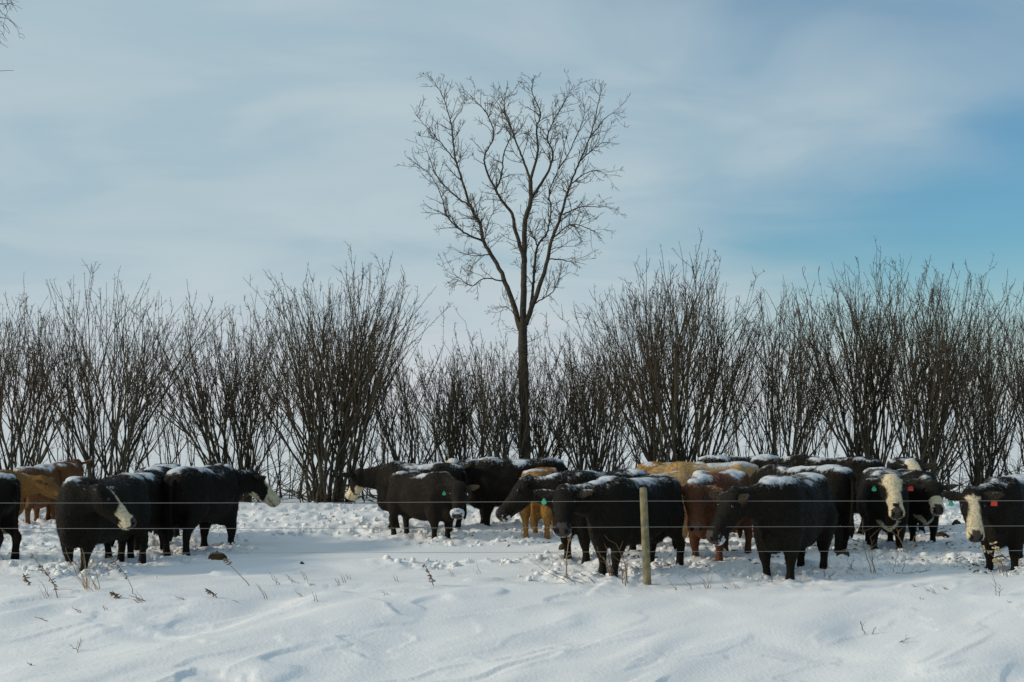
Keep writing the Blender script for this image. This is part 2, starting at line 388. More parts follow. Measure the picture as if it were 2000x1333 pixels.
# ------------------------------------------------------------------ cattle
def loft(P, side, up, hw, top, bot, k=20, n_exp=2.3):
    """closed tube through points P with frames side/up, half width hw, and extents top/bot along up"""
    th = np.arange(k) * 2 * math.pi / k
    c, s = np.cos(th), np.sin(th)
    sc = np.sign(c) * np.abs(c) ** (2 / n_exp); ss = np.sign(s) * np.abs(s) ** (2 / n_exp)
    V = []; Fc = []
    for i in range(len(P)):
        ext = np.where(ss >= 0, top[i], bot[i])
        V += list(P[i] + np.outer(sc * hw[i], side[i]) + np.outer(ss * ext, up[i]))
    for i in range(len(P) - 1):
        for j in range(k):
            j2 = (j + 1) % k
            Fc.append((i * k + j, i * k + j2, (i + 1) * k + j2, (i + 1) * k + j))
    Fc.append(tuple(range(k))[::-1]); Fc.append(tuple((len(P) - 1) * k + j for j in range(k)))
    return V, Fc
def resample(keys, n):
    """smooth interpolation of key rows (Catmull-Rom)"""
    K = np.array(keys, float); K = np.vstack([2 * K[0] - K[1], K, 2 * K[-1] - K[-2]])
    m = len(K) - 3; out = []
    for t in np.linspace(0, m - 1e-6, n):
        i = int(t); f = t - i; a, b, c, d = K[i:i + 4]
        out.append(0.5 * (2 * b + (c - a) * f + (2 * a - 5 * b + 4 * c - d) * f * f + (3 * b - a - 3 * c + d) * f ** 3))
    return np.array(out)
def rot_frames(P):
    T = np.gradient(P, axis=0); T /= np.linalg.norm(T, axis=1)[:, None]
    return T
def make_cow(c, idx):
    r_ = np.random.default_rng(100 + idx)
    V = []; Fc = []
    def join(v, f):
        o = len(V); V.extend(v); Fc.extend([tuple(i + o for i in q) for q in f])
    fat = 1 + 0.05 * r_.standard_normal(); deep = 1 + .05 * r_.standard_normal()
    # trunk: x, zc, hw, top, bottom
    K = resample([(-0.83, 1.14, .07, .08, .09), (-0.78, 1.10, .17, .19, .24), (-0.66, 1.06, .26, .265, .34), (-0.46, 1.02, .305, .325, .40),
                  (-0.18, .98, .325 * fat, .335, .46 * deep), (0.12, .97, .345 * fat, .335, .50 * deep), (0.38, .98, .320 * fat, .360, .50), (0.58, 1.0, .290, .345, .47),
                  (0.74, 1.0, .215, .27, .37), (0.85, .98, .14, .17, .26), (0.90, .97, .06, .08, .12)], 30)
    n = len(K); P = np.stack([K[:, 0], 0 * K[:, 0], K[:, 1]], 1)
    S = np.tile([0, 1., 0], (n, 1)); U = np.tile([0, 0, 1.], (n, 1))
    join(*loft(P, S, U, np.abs(K[:, 2]), np.abs(K[:, 3]), np.abs(K[:, 4]), 28, 2.55))
    # neck
    ny = R(c['na'] - c['psi']); npch = R(c['nz'])
    ny = (ny + math.pi) % (2 * math.pi) - math.pi
    n1 = np.array([.80, 0.05 * math.sin(ny), 1.09 + .06 * math.sin(npch)])
    nd = np.array([math.cos(npch) * math.cos(ny), math.cos(npch) * math.sin(ny), math.sin(npch)])
    poll = n1 + 0.40 * nd + np.array([0, 0, .04])
    hy = R(c['ha'] - c['psi']); hp = R(c['hp'])
    hf = np.array([math.cos(hp) * math.cos(hy), math.cos(hp) * math.sin(hy), math.sin(hp)])
    hs = np.array([-math.sin(hy), math.cos(hy), 0.0]); hu = np.cross(hf, hs)
    O = poll
    nk = resample([(.38, 0, 1.03, .24, .31), (.60, 0, 1.05, .200, .29), (n1[0], n1[1], n1[2] - .02, .150, .235), (*(n1 + .2 * nd - [0, 0, .03]), .122, .185), (*(O + hf * .06 - hu * .02), .115, .15)], 16)
    P = nk[:, :3]; T = rot_frames(P); S = np.cross([0, 0, 1.], T); S /= np.linalg.norm(S, axis=1)[:, None]; U = np.cross(T, S)
    join(*loft(P, S, U, nk[:, 3], nk[:, 4], nk[:, 4] * 1.12, 20, 2.0))
    # head: t, hw, top, bottom
    HS = 1.14
    hk = HS * resample([(-.08, .06, .06, .06), (-.02, .105, .095, .11), (.07, .132, .112, .155), (.17, .128, .105, .178), (.29, .098, .088, .155), (.40, .086, .076, .122), (.48, .102, .082, .104), (.535, .096, .070, .092), (.565, .055, .03, .052)], 20)
    P = O + np.outer(hk[:, 0], hf); nn_ = len(P)
    join(*loft(P, np.tile(hs, (nn_, 1)), np.tile(hu, (nn_, 1)), hk[:, 1], hk[:, 2], hk[:, 3], 20, 2.2))
    # legs: x, z, rx(side), r(fore-aft)
    feet = []
    for sgn in (-1, 1):
        j = r_.normal(0, .07); js = r_.normal(0, .02)
        F_ = resample([(.50, .17, .98, .13, .20), (.53, .185, .76, .130, .185), (.525 + j * .2, .185, .58, .108, .140), (.55 + j * .6, .18 + js, .37, .072, .080), (.535 + j * .8, .175 + js, .25, .049, .052), (.545 + j, .175 + js, .12, .064, .068), (.57 + j, .175 + js, .03, .072, .082), (.58 + j, .175 + js, -.02, .070, .08)], 18)
        P = np.stack([F_[:, 0], sgn * F_[:, 1], F_[:, 2]], 1)
        S = np.tile([0, 1., 0], (18, 1)); U = np.tile([1., 0, 0], (18, 1))
        join(*loft(P, S, U, F_[:, 3], F_[:, 4], F_[:, 4], 14, 2.0)); feet.append(P[-1])
        j = r_.normal(0, .07); js = r_.normal(0, .02)
        H_ = resample([(-.52, .15, 1.02, .14, .26), (-.52, .19, .84, .15, .235), (-.52, .20, .68, .128, .195), (-.62 + j * .3, .185, .54, .088, .118), (-.72 + j * .6, .175 + js, .43, .060, .086), (-.70 + j * .8, .17 + js, .28, .049, .058), (-.675 + j, .17 + js, .11, .062, .068), (-.64 + j, .17 + js, .03, .072, .085), (-.63 + j, .17 + js, -.02, .070, .08)], 20)
        P = np.stack([H_[:, 0], sgn * H_[:, 1], H_[:, 2]], 1)
        S = np.tile([0, 1., 0], (20, 1)); U = np.tile([1., 0, 0], (20, 1))
        join(*loft(P, S, U, H_[:, 3], H_[:, 4], H_[:, 4], 14, 2.0)); feet.append(P[-1])
    # brisket and belly bag
    def blob(cx_, cz_, rx, ry, rz_):
        kk = np.array([-.98, -.8, -.45, 0, .45, .8, .98]); rr = np.sqrt(1 - kk ** 2)
        P = np.stack([cx_ + kk * rx, 0 * kk, 0 * kk + cz_], 1)
        join(*loft(P, np.tile([0, 1., 0], (7, 1)), np.tile([0, 0, 1.], (7, 1)), rr * ry, rr * rz_, rr * rz_, 14, 2.0))
    blob(.68, .63, .22, .14, .20)
    blob(-.42, .56, .18, .14, .12)
    me0 = bpy.data.meshes.new('tmp'); me0.from_pydata([tuple(v) for v in V], [], Fc); me0.update()
    bm = bmesh.new(); bm.from_mesh(me0); bmesh.ops.recalc_face_normals(bm, faces=bm.faces); bm.to_mesh(me0); bm.free()
    tmp = bpy.data.objects.new('tmp', me0); col.objects.link(tmp)
    rm = tmp.modifiers.new('r', 'REMESH'); rm.mode = 'VOXEL'; rm.voxel_size = 0.026; rm.adaptivity = 0
    sm = tmp.modifiers.new('s', 'SMOOTH'); sm.factor = 0.5; sm.iterations = 6
    dg = bpy.context.evaluated_depsgraph_get(); ev = tmp.evaluated_get(dg)
    me1 = bpy.data.meshes.new_from_object(ev)
    bpy.data.objects.remove(tmp); bpy.data.meshes.remove(me0)
    nv = len(me1.vertices); co = np.empty(nv * 3, np.float32); me1.vertices.foreach_get('co', co); co = co.reshape(-1, 3).astype(float)
    fc = [tuple(p.vertices) for p in me1.polygons]
    bpy.data.meshes.remove(me1)
    # surface relief: muscle, hip bones, coat clumps
    me_t = bpy.data.meshes.new('t'); me_t.from_pydata(co.tolist(), [], fc); me_t.update()
    nm = np.empty(nv * 3, np.float32); me_t.vertices.foreach_get('normal', nm); nm = nm.reshape(-1, 3); bpy.data.meshes.remove(me_t)
    bony = r_.uniform(.6, 1.2)
    for (ax_, ay_, az_, amp_, sg_) in ((-.44, .25, 1.27, .050, .085), (-.77, .12, 1.17, .035, .06), (-.26, .30, 1.10, -.035, .13), (.50, .16, 1.30, .028, .10), (.62, .25, .95, .030, .11), (-.55, .29, .80, .025, .16), (.34, .30, 1.15, -.022, .10)):
        for sg in (-1, 1):
            d2_ = ((co - [ax_, sg * ay_, az_]) ** 2).sum(1); co += nm * (amp_ * bony * np.exp(-d2_ / sg_ ** 2))[:, None]
    co += nm * ((vnoise3(co * 6 + idx * 5.1) - .5) * .016 + (vnoise3(co * 16 + idx) - .5) * .012)[:, None] * np.clip((co[:, 2] - .45) / .3, .25, 1)[:, None]
    V2 = [co]; F2 = fc; off = nv
    def join2(v, f):
        nonlocal off
        V2.append(np.array(v)); F2.extend([tuple(i + off for i in q) for q in f]); off += len(v)
    ears = {}
    droop = r_.normal(.12, .06)
    for sgn in (-1, 1):
        b0 = O + HS * (hf * .035 + hs * sgn * .095 + hu * .02)
        ed = hs * sgn * .93 - np.array([0, 0, 1.]) * (droop + .05) - nd * .12; ed /= np.linalg.norm(ed)
        wd = hf - ed * (hf @ ed); wd /= np.linalg.norm(wd); td = np.cross(ed, wd)
        t = HS * np.array([0, .04, .09, .14, .185, .215, .232]); w = HS * np.array([.035, .052, .062, .060, .045, .024, .006]); th = np.array([.03, .022, .016, .014, .012, .010, .004])
        P = b0 + np.outer(t, ed) + np.outer(-0.35 * t ** 2 / .2, td) * sgn
        join2(*loft(P, np.tile(wd, (7, 1)), np.tile(td, (7, 1)), w, th, th, 10, 2.0))
        ears[sgn] = (b0 + ed * .12, ed, wd, td)
    tl = resample([(-.80, 0, 1.20, .035), (-.87, .01, 1.13, .034), (-.89, .015, .95, .027), (-.87, .02, .72, .022), (-.86, .02, .58, .032), (-.86, .02, .44, .045), (-.86, .02, .33, .012)], 14)
    P = tl[:, :3]; join2(*loft(P, np.tile([0, 1., 0], (14, 1)), np.tile([1., 0, 0], (14, 1)), tl[:, 3], tl[:, 3], tl[:, 3], 8, 2.0))
    co = np.concatenate(V2)
    me = bpy.data.meshes.new('body'); me.from_pydata(co.tolist(), [], F2); me.update()
    me.polygons.foreach_set('use_smooth', np.ones(len(me.polygons), dtype=bool))
    nrm = np.empty(len(co) * 3, np.float32); me.vertices.foreach_get('normal', nrm); nrm = nrm.reshape(-1, 3)
    # ---- coat colours
    d = (co - O) / HS; t = d @ hf; s = np.abs(d @ hs); q = d @ hu
    C = np.tile(np.array(c['c']), (len(co), 1))
    lo = vnoise3(co * 3.0 + idx * 7.7)
    C = C * (0.8 + 0.45 * lo)[:, None]
    jit = (vnoise3(co * 14 + idx * 3) - .5) * .028 + (vnoise3(co * 34 + idx * 3) - .5) * .022
    inhead = (t > -.10) & (t < .65) & (s < .16) & (q > -.22) & (q < .2)
    fk = c.get('face'); w = np.zeros(len(co))
    if fk == 'full':
        wid = np.interp(t, [-.05, .06, .16, .24, .36, .5], [.085, .125, .105, .070, .12, .14])
        w = (t > -.05) * sstep(-.014, .014, wid + jit - s) * ((q > -.06) | (t > .30))
    elif fk == 'blaze':
        wid = np.interp(t, [.02, .08, .14, .25, .38, .5], [.02, .09, .055, .05, .085, .13])
        w = sstep(-.02, .02, t - .07 - jit * 2) * sstep(-.012, .012, wid + jit - s) * ((q > -.02) | (t > .42))
    elif fk == 'white':
        w = (t > .10 + jit * 1.5) * 1.0 + ((t > .0) & (q < -.09)) * 1.0
    elif fk == 'front':
        w = ((t > .10 + jit) & (q > .055)) * 1.0 + (t > .30 + jit - q * .6) * 1.0 + ((t > .14) & (q < -.13)) * 1.0
    elif fk == 'nose':
        wid = np.interp(t, [.02, .12, .26, .34, .5], [.012, .02, .035, .11, .14])
        w = (t > .02) * sstep(-.012, .012, wid + jit - s) * ((q > -.03) | (t > .44))
    elif fk == 'muzzle':
        w = (t > .30 + jit) * 1.0
    elif fk == 'tuft':
        w = (t < .05) * (s < .09) * (q > .0) * (t > -.1)
    elif fk == 'tuft2':
        w = (t > -.03) * (t < .17 + jit) * (s < .095 + jit) * (q > -.02)
    w = np.clip(w * inhead, 0, 1)
    cr = np.array(CR) * (0.82 + .35 * lo)[:, None]
    C = C * (1 - w[:, None]) + cr * w[:, None]
    if c.get('brisket'):
        wb = ((co[:, 0] > .55) & (co[:, 2] < .62) & (co[:, 2] > .46) & (np.abs(np.abs(co[:, 1]) - np.maximum(0, (co[:, 2] - .47)) * 1.0) < .035 + jit)) * (nrm[:, 0] > .1)
        C = C * (1 - wb[:, None]) + np.array((.5, .43, .30)) * wb[:, None]
    pad = inhead & (t > .475) & (q > -.05) & (s < .074 - (t < .51) * .02)
    C[pad] = (.060, .048, .044) if c['c'][0] < .1 else (.16, .08, .06)
    nos = inhead & (t > .485) & (s > .034) & (s < .074) & (np.abs(q - .03) < .028)
    C[nos] = (.006, .005, .005)
    if fk == 'full':
        C[inhead & (t > .40) & (t < .47) & (q > .03) & (s < .04)] = (.015, .012, .01)
    mouth = inhead & (t > .36) & (np.abs(q + .066 + (t - .36) * .05) < .011) & (t < .56)
    C[mouth] *= .35
    C[nv:nv + 140] *= 2.2 if c['c'][0] < .05 else 1.0
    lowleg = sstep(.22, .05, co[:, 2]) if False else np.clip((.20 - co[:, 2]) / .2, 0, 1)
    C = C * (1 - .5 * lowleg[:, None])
    # ---- snow lying on the back, poll and rump
    big = vnoise3(co * 4.2 + idx * 13.1); med = vnoise3(co * 11 + idx * 3.3)
    zr = np.clip((co[:, 2] - 1.10) / .18, 0, 1)
    ln = c['snow']
    S_ = sstep(.25, .95, nrm[:, 2]) * zr * (ln * .70 + (big - .5) * 1.7 + (med - .5) * .9)
    S_ = np.maximum(S_, sstep(.15, .7, nrm[:, 2]) * np.clip((co[:, 2] - .95) / .3, 0, 1) * .42 * ln * (.5 + big))
    S_ = np.maximum(S_, 0.30 * (med > .74) * (co[:, 2] < .32) )
    S_[inhead & (t > .05)] *= .25
    if c.get('frost'):
        ang = q
        fr = inhead & (t > .455) & (t < .545) & ((s > .066) | (q < -.055) | ((c['frost'] == 1) & (q > .052)))
        S_[fr] = np.where(vnoise3(co[fr] * 30) > (.25 if c['frost'] == 1 else .38), 1.1, .3)
        if c['frost'] == 2: S_[fr & (q > -.045)] *= .35
    S_ = np.clip(S_, 0, 1.2)
    def put(me_, C_, Sn):
        a = me_.attributes.new('coat', 'FLOAT_COLOR', 'POINT'); a.data.foreach_set('color', np.concatenate([C_, np.ones((len(C_), 1))], 1).astype(np.float32).ravel())
        a = me_.attributes.new('snow', 'FLOAT', 'POINT'); a.data.foreach_set('value', Sn.astype(np.float32))
        me_.materials.append(M_COAT)
    me.vertices.foreach_set('co', (co + nrm * (np.clip(S_ - .35, 0, .6) * .028 * (.5 + med))[:, None]).astype(np.float32).ravel()); me.update()
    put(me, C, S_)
    sc = c['sc']
    x, y = c['X'], c['Y']; ps = R(c['psi'])
    fz = []
    for f in feet:
        wx_ = x + sc * (f[0] * math.cos(ps) - f[1] * math.sin(ps)); wy_ = y + sc * (f[0] * math.sin(ps) + f[1] * math.cos(ps))
        fz.append(gh(wx_, wy_))
    z = float(np.mean(fz)) - 0.135 * sc
    root = empty('cow', (x, y, z), ps, label=c['lab'], category='cow', group=c['g'])
    root.scale = (sc, sc, sc)
    body = obj('body', me, root)
    # ---- shaggy winter coat
    faces = np.array([f if len(f) == 4 else (f[0], f[1], f[2], f[2]) for f in F2 if len(f) <= 4])
    A = co[faces]
    area = np.linalg.norm(np.cross(A[:, 1] - A[:, 0], A[:, 2] - A[:, 0]), axis=1)
    nh = 10500
    pick = r_.choice(len(faces), nh, p=area / area.sum())
    wts = r_.random((nh, 3)); wts /= wts.sum(1)[:, None]
    fp = faces[pick][:, :3]
    root_p = (co[fp] * wts[..., None]).sum(1); nr = nrm[fp].mean(1); nr /= np.linalg.norm(nr, axis=1)[:, None] + 1e-9
    comb = np.array([-.55, 0, -1.0]) + r_.normal(0, .45, (nh, 3)); comb -= nr * (comb * nr).sum(1)[:, None]; comb /= np.linalg.norm(comb, axis=1)[:, None] + 1e-9
    dr = nr * .50 + comb * .85; dr /= np.linalg.norm(dr, axis=1)[:, None]
    hd = inhead[fp[:, 0]] | (co[fp[:, 0], 2] < .45)
    ln_ = (.022 + .030 * r_.random(nh)) * np.where(hd, .55, 1.0)
    sd_ = np.cross(dr, nr); sd_ /= np.linalg.norm(sd_, axis=1)[:, None] + 1e-9
    wd_ = .0045
    HV = np.stack([root_p - sd_ * wd_, root_p + sd_ * wd_, root_p + dr * ln_[:, None]], 1).reshape(-1, 3)
    HF = np.arange(nh * 3).reshape(-1, 3)
    hm = bpy.data.meshes.new('winter_coat'); hm.vertices.add(nh * 3); hm.vertices.foreach_set('co', HV.astype(np.float32).ravel())
    hm.loops.add(nh * 3); hm.loops.foreach_set('vertex_index', HF.astype(np.int32).ravel()); hm.polygons.add(nh); hm.polygons.foreach_set('loop_start', np.arange(0, nh * 3, 3, dtype=np.int32)); hm.update(calc_edges=True)
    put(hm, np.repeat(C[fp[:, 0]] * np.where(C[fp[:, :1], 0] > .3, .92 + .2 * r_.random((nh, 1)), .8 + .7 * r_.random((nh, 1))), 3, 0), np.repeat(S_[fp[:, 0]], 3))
    obj('winter_coat', hm, root, kind='stuff')
    # ---- eyes
    for sgn in (-1, 1):
        e = O + HS * (hf * .16 + hs * sgn * .116 + hu * .045)
        obj('eye', EYE, root).location = e
    # ---- ear tags: (cow's right ear, cow's left ear)
    for tg, sgn in zip(c.get('tags', ()), (-1, 1)):
        if not tg: continue
        p, ed, wd, td = ears[sgn]
        hor = np.array([hf[0], hf[1], 0]) + .3 * np.array([hu[0], hu[1], 0]); hor /= np.linalg.norm(hor)
        o = obj('ear_tag', TAG[tg], root, label=tg + ' plastic ear tag')
        o.location = p + ed * .035 + hor * .045 - np.array([0, 0, .062]); o.scale = (1.05, 1.05, 1.05); o.rotation_euler = (0, R(r_.normal(0, 9)), math.atan2(hor[1], hor[0]) + R(r_.normal(0, 12)))
    return root
bm = bmesh.new(); bmesh.ops.create_icosphere(bm, subdivisions=2, radius=.024)
EYE = bpy.data.meshes.new('eye'); bm.to_mesh(EYE); bm.free(); EYE.materials.append(M_EYE)
EYE.polygons.foreach_set('use_smooth', np.ones(len(EYE.polygons), dtype=bool))
TAG = {}
for k_, m_ in M_TAGS.items():
    if k_ == 'green': prof = [(0, .038), (.010, .026), (.022, .004), (.033, -.022), (.026, -.04), (0, -.048), (-.026, -.04), (-.033, -.022), (-.022, .004), (-.010, .026)]
    else: prof = [(0, .04), (.014, .028), (.036, .014), (.037, -.04), (-.037, -.04), (-.036, .014), (-.014, .028)]
    n_ = len(prof)
    V = [(.004, a, b) for a, b in prof] + [(-.004, a, b) for a, b in prof]
    Fc = [tuple(range(n_)), tuple(range(n_, 2 * n_))[::-1]] + [(i, n_ + i, n_ + (i + 1) % n_, (i + 1) % n_) for i in range(n_)]
    TAG[k_] = mesh_from('ear_tag', V, Fc, m_, False)
for i_, c in enumerate(COWS): make_cow(c, i_)

# ------------------------------------------------------------------ trees and shrubs
def wander(P0, d, length, n, wig, bias, r_):
    P = [np.array(P0, float)]; d = np.array(d, float); d /= np.linalg.norm(d); st = length / n
    for i in range(n):
        d = d + r_.normal(0, wig, 3) + bias; d /= np.linalg.norm(d)
        P.append(P[-1] + d * st)
    return np.array(P)
def perp(d, r_):
    v = r_.normal(0, 1, 3); v -= d * (v @ d); return v / (np.linalg.norm(v) + 1e-9)

def limb_px(pts, Y0, dY):
    pts = np.array(pts, float); n = len(pts)
    yy = Y0 + np.linspace(0, 1, n) * dY
    return np.array([at(u, v, y) for (u, v), y in zip(pts, yy)])
def smooth_path(P, n):
    return resample(P.tolist(), n)

def build_tree():
    r_ = np.random.default_rng(21)
    Y0 = 32.6
    base = at(1027, 985, Y0); base[2] = gh(base[0], base[1]) - .05
    root = empty('bare_tree', base, label='tall bare tree with a vase-shaped crown rising above the shrubs', category='tree')
    tw = Tubes()
    limbs = [  # pixels, radius start, radius end, depth at start, change
     ([(1021, 650), (1023, 560), (1024, 514), (1024, 476), (1026, 431), (1037, 390), (1036, 352)], .105, .062, 0, .2),
     ([(1036, 352), (1050, 300), (1048, 251), (1056, 221), (1039, 180), (1043, 150)], .048, .006, .2, -.7),
     ([(1036, 352), (1020, 308), (1005, 270), (996, 244), (975, 206), (956, 184)], .044, .006, .2, .9),
     ([(1037, 390), (1069, 338), (1080, 300), (1069, 270), (1080, 240), (1099, 206), (1121, 165)], .050, .006, .2, .7),
     ([(1022, 500), (1005, 446), (1001, 420), (979, 390), (968, 371), (949, 330), (947, 304), (964, 266), (952, 225), (930, 199), (907, 176)], .066, .006, 0, -1.2),
     ([(968, 371), (979, 345), (984, 300), (998, 259), (985, 215), (990, 170)], .036, .006, -.5, .5),
     ([(1017, 645), (998, 581), (975, 525), (945, 473), (938, 439), (919, 405), (900, 345), (889, 307), (881, 244), (864, 187), (840, 150)], .092, .006, 0, 1.2),
     ([(945, 473), (907, 454), (874, 424), (861, 379), (836, 337), (802, 315)], .040, .005, .4, -.8),
     ([(919, 405), (881, 375), (851, 341), (836, 300), (828, 280)], .032, .005, .6, .8),
     ([(893, 320), (866, 285), (832, 247), (812, 225)], .028, .005, .8, .4),
     ([(985, 550), (945, 544), (922, 559), (893, 540), (870, 529)], .026, .004, .1, -.8),
     ([(958, 497), (930, 500), (904, 495), (885, 487)], .022, .004, .3, .7),
     ([(1026, 635), (1050, 570), (1065, 525), (1076, 473), (1091, 435), (1103, 394), (1114, 360), (1133, 315), (1155, 262), (1170, 195), (1178, 161)], .085, .006, 0, -.9),
     ([(1099, 420), (1136, 405), (1178, 405), (1186, 398)], .026, .004, -.4, .5),
     ([(1114, 360), (1155, 334), (1185, 341)], .024, .004, -.5, -.8),
     ([(1133, 315), (1174, 281), (1211, 281)], .024, .004, -.6, .6),
     ([(1152, 270), (1185, 229), (1210, 217)], .022, .004, -.7, -.4),
     ([(1080, 465), (1118, 439), (1155, 450), (1178, 461)], .028, .004, -.3, -.9),
     ([(1069, 506), (1110, 510), (1133, 525)], .024, .004, -.2, .6),
     ([(1044, 594), (1080, 570), (1091, 548), (1114, 531)], .026, .004, 0, -.6),
     ([(1034, 612), (1040, 575), (1043, 533), (1050, 480), (1069, 454), (1076, 409), (1073, 375), (1091, 330), (1103, 281), (1118, 229)], .055, .006, 0, .9),
     ([(1050, 480), (1035, 446), (1040, 410)], .028, .005, .1, .6),
     ([(1091, 330), (1110, 300), (1140, 230), (1138, 190)], .026, .005, .5, .3),
     ([(881, 244), (900, 215), (915, 190)], .016, .004, 1.0, -.3),
     ([(945, 473), (960, 420), (985, 400)], .02, .004, .3, .8),
     ([(1010, 620), (985, 600), (970, 640)], .016, .004, 0, -.5),
    ]
    paths = []
    trunk = Tubes()
    tp = smooth_path(np.array([base - [0, 0, .2], at(1027, 960, Y0), at(1027, 880, Y0), at(1024, 800, Y0), at(1022, 720, Y0), at(1021, 665, Y0), at(1021, 630, Y0)]), 26)
    tr = np.interp(np.linspace(0, 1, 26), [0, .12, .3, 1], [.165, .128, .116, .104])
    trunk.add(tp, tr * (1 + .05 * r_.standard_normal(26)), 14)
    tk = trunk.build('trunk', M_BARK, root, base)
    for px, r0, r1, y0, dy in limbs:
        P = smooth_path(limb_px(px, Y0 + y0, dy), 6 + 5 * len(px))
        P[1:-1] += r_.normal(0, .006, P[1:-1].shape)
        rad = .76 * (r0 + (r1 - r0) * np.linspace(0, 1, len(P)) ** .7)
        t = Tubes(); t.add(P, rad, 8 if r0 > .04 else 5); t.build('limb', M_BARK, root, base)
        paths.append((P, rad, r0))
    # twigs, three orders
    def spawn(P, rad, order, scale):
        T = np.gradient(P, axis=0); L_ = np.linalg.norm(np.diff(P, axis=0), axis=1).sum()
        dens = (10.5, 11, 12)[order]
        n = max(2, int(L_ * dens * (0.8 + .4 * r_.random())))
        for _ in range(n):
            f = r_.random() ** .75 if order else (.12 + .88 * r_.random())
            i = min(len(P) - 1, int(f * (len(P) - 1)))
            d = T[i] / (np.linalg.norm(T[i]) + 1e-9)
            ang = R(r_.uniform(25, 70))
            dd = d * math.cos(ang) + perp(d, r_) * math.sin(ang)
            dd[1] *= .9; dd[2] += .05
            ln = scale * r_.uniform(.35, 1.0) * (1.0 - .35 * f)
            if order == 0 and P[i][2] < 7.0: bias = np.array([0, 0, -.03])
            else: bias = np.array([0, 0, .055])
            m = (8, 5, 3)[order]
            Q = wander(P[i], dd, ln, m, .15, bias, r_)
            r0 = min(rad[i] * .6, (.0100, .0062, .0045)[order])
            tw.add(Q, np.linspace(r0, (.0045, .0036, .0030)[order], len(Q)), 3)
            if order < 2: spawn(Q, np.linspace(r0, .005, len(Q)), order + 1, ln * (.46, .5)[order])
    for P, rad, r0 in paths:
        k0 = int(len(P) * (.15 if r0 > .06 else 0))
        spawn(P[k0:], rad[k0:], 0, .86)
    lowp = tp[12:]
    for _ in range(14):
        i = r_.integers(0, len(lowp)); d = perp(np.array([0, 0, 1.]), r_)
        Q = wander(lowp[i], d + [0, 0, .2], r_.uniform(.3, .8), 6, .3, np.array([0, 0, .0]), r_)
        tw.add(Q, np.linspace(.009, .004, 7), 3); spawn(Q, np.linspace(.009, .005, 7), 1, .35)
    tw.build('crown', M_TWIG, root, base, kind='stuff')
    return tw.n
nt_ = build_tree()

# shrubs: base column, base width (px), distance, fan left, fan right, top row, trunks, label
SHRUBS = [
 (20, 110, 31.8, -90, 150, 535, 11, 'broad bare shrub at the left edge behind the brown cattle'),
 (205, 90, 31.6, 85, 320, 515, 12, 'broad bare shrub with fanned tops behind the black cows at left'),
 (465, 50, 31.8, 320, 545, 560, 10, 'bare shrub leaning left, behind the big black cow with the snowy back'),
 (648, 70, 31.2, 545, 760, 490, 18, 'tallest bare shrub at left with thick crowded trunks standing on open snow'),
 (800, 20, 32.4, 762, 855, 595, 4, 'slim bare shrub between the crowded tall shrub and the tall tree'),
 (900, 50, 32.6, 830, 970, 640, 8, 'low bare shrub beside the slim shrub, left of the tall tree'),
 (985, 40, 31.9, 925, 1030, 620, 6, 'bare shrub touching the tall tree trunk on its left'),
 (1045, 30, 32.9, 1020, 1115, 635, 5, 'bare shrub touching the tall tree trunk on its right'),
 (1160, 50, 32.3, 1080, 1215, 605, 8, 'bare shrub in the gap before the broad rounded shrub'),
 (1320, 95, 31.5, 1185, 1460, 497, 19, 'broad rounded bare shrub behind the golden cattle'),
 (1530, 50, 32.0, 1470, 1600, 555, 8, 'bare shrub between the two broadest shrubs of the right half'),
 (1700, 50, 31.7, 1610, 1760, 505, 9, 'bare shrub with tall leaning tops behind the full white face'),
 (1795, 50, 31.3, 1690, 1975, 510, 12, 'bare shrub with thick leaning trunks rising from open snow at right'),
 (1910, 40, 32.2, 1850, 2015, 560, 7, 'bare shrub behind the white-blazed cow at right'),
 (2030, 40, 31.8, 1950, 2110, 570, 7, 'bare shrub cut by the right edge of the picture'),
 # lower thicket behind
 (330, 90, 34.5, 240, 400, 690, 7, 'low thin shrub in the gap of the left hedge'),
 (560, 80, 34.8, 490, 640, 650, 6, 'low thin shrub behind the gap beside the tallest left shrub'),
 (110, 110, 35.0, 10, 220, 650, 7, 'low thin shrub behind the leftmost broad shrubs'),
 (740, 70, 34.6, 680, 800, 720, 6, 'low thin shrub in the gap right of the crowded trunks'),
 (850, 80, 35.2, 780, 940, 740, 6, 'low thin shrub behind the slim shrub'),
 (1100, 80, 35.0, 1030, 1170, 720, 6, 'low thin shrub in the gap right of the tall tree'),
 (1230, 80, 35.0, 1160, 1310, 660, 6, 'low thin shrub behind the left side of the rounded shrub'),
 (1440, 80, 34.8, 1380, 1510, 650, 6, 'low thin shrub behind the right side of the rounded shrub'),
 (1610, 80, 35.0, 1540, 1690, 650, 6, 'low thin shrub behind the gap in the right hedge'),
 (1860, 80, 34.8, 1790, 1930, 690, 6, 'low thin shrub in the gap above the open snow at right'),
 (1970, 80, 35.2, 1900, 2050, 680, 5, 'low thin shrub behind the rightmost shrubs'),
]
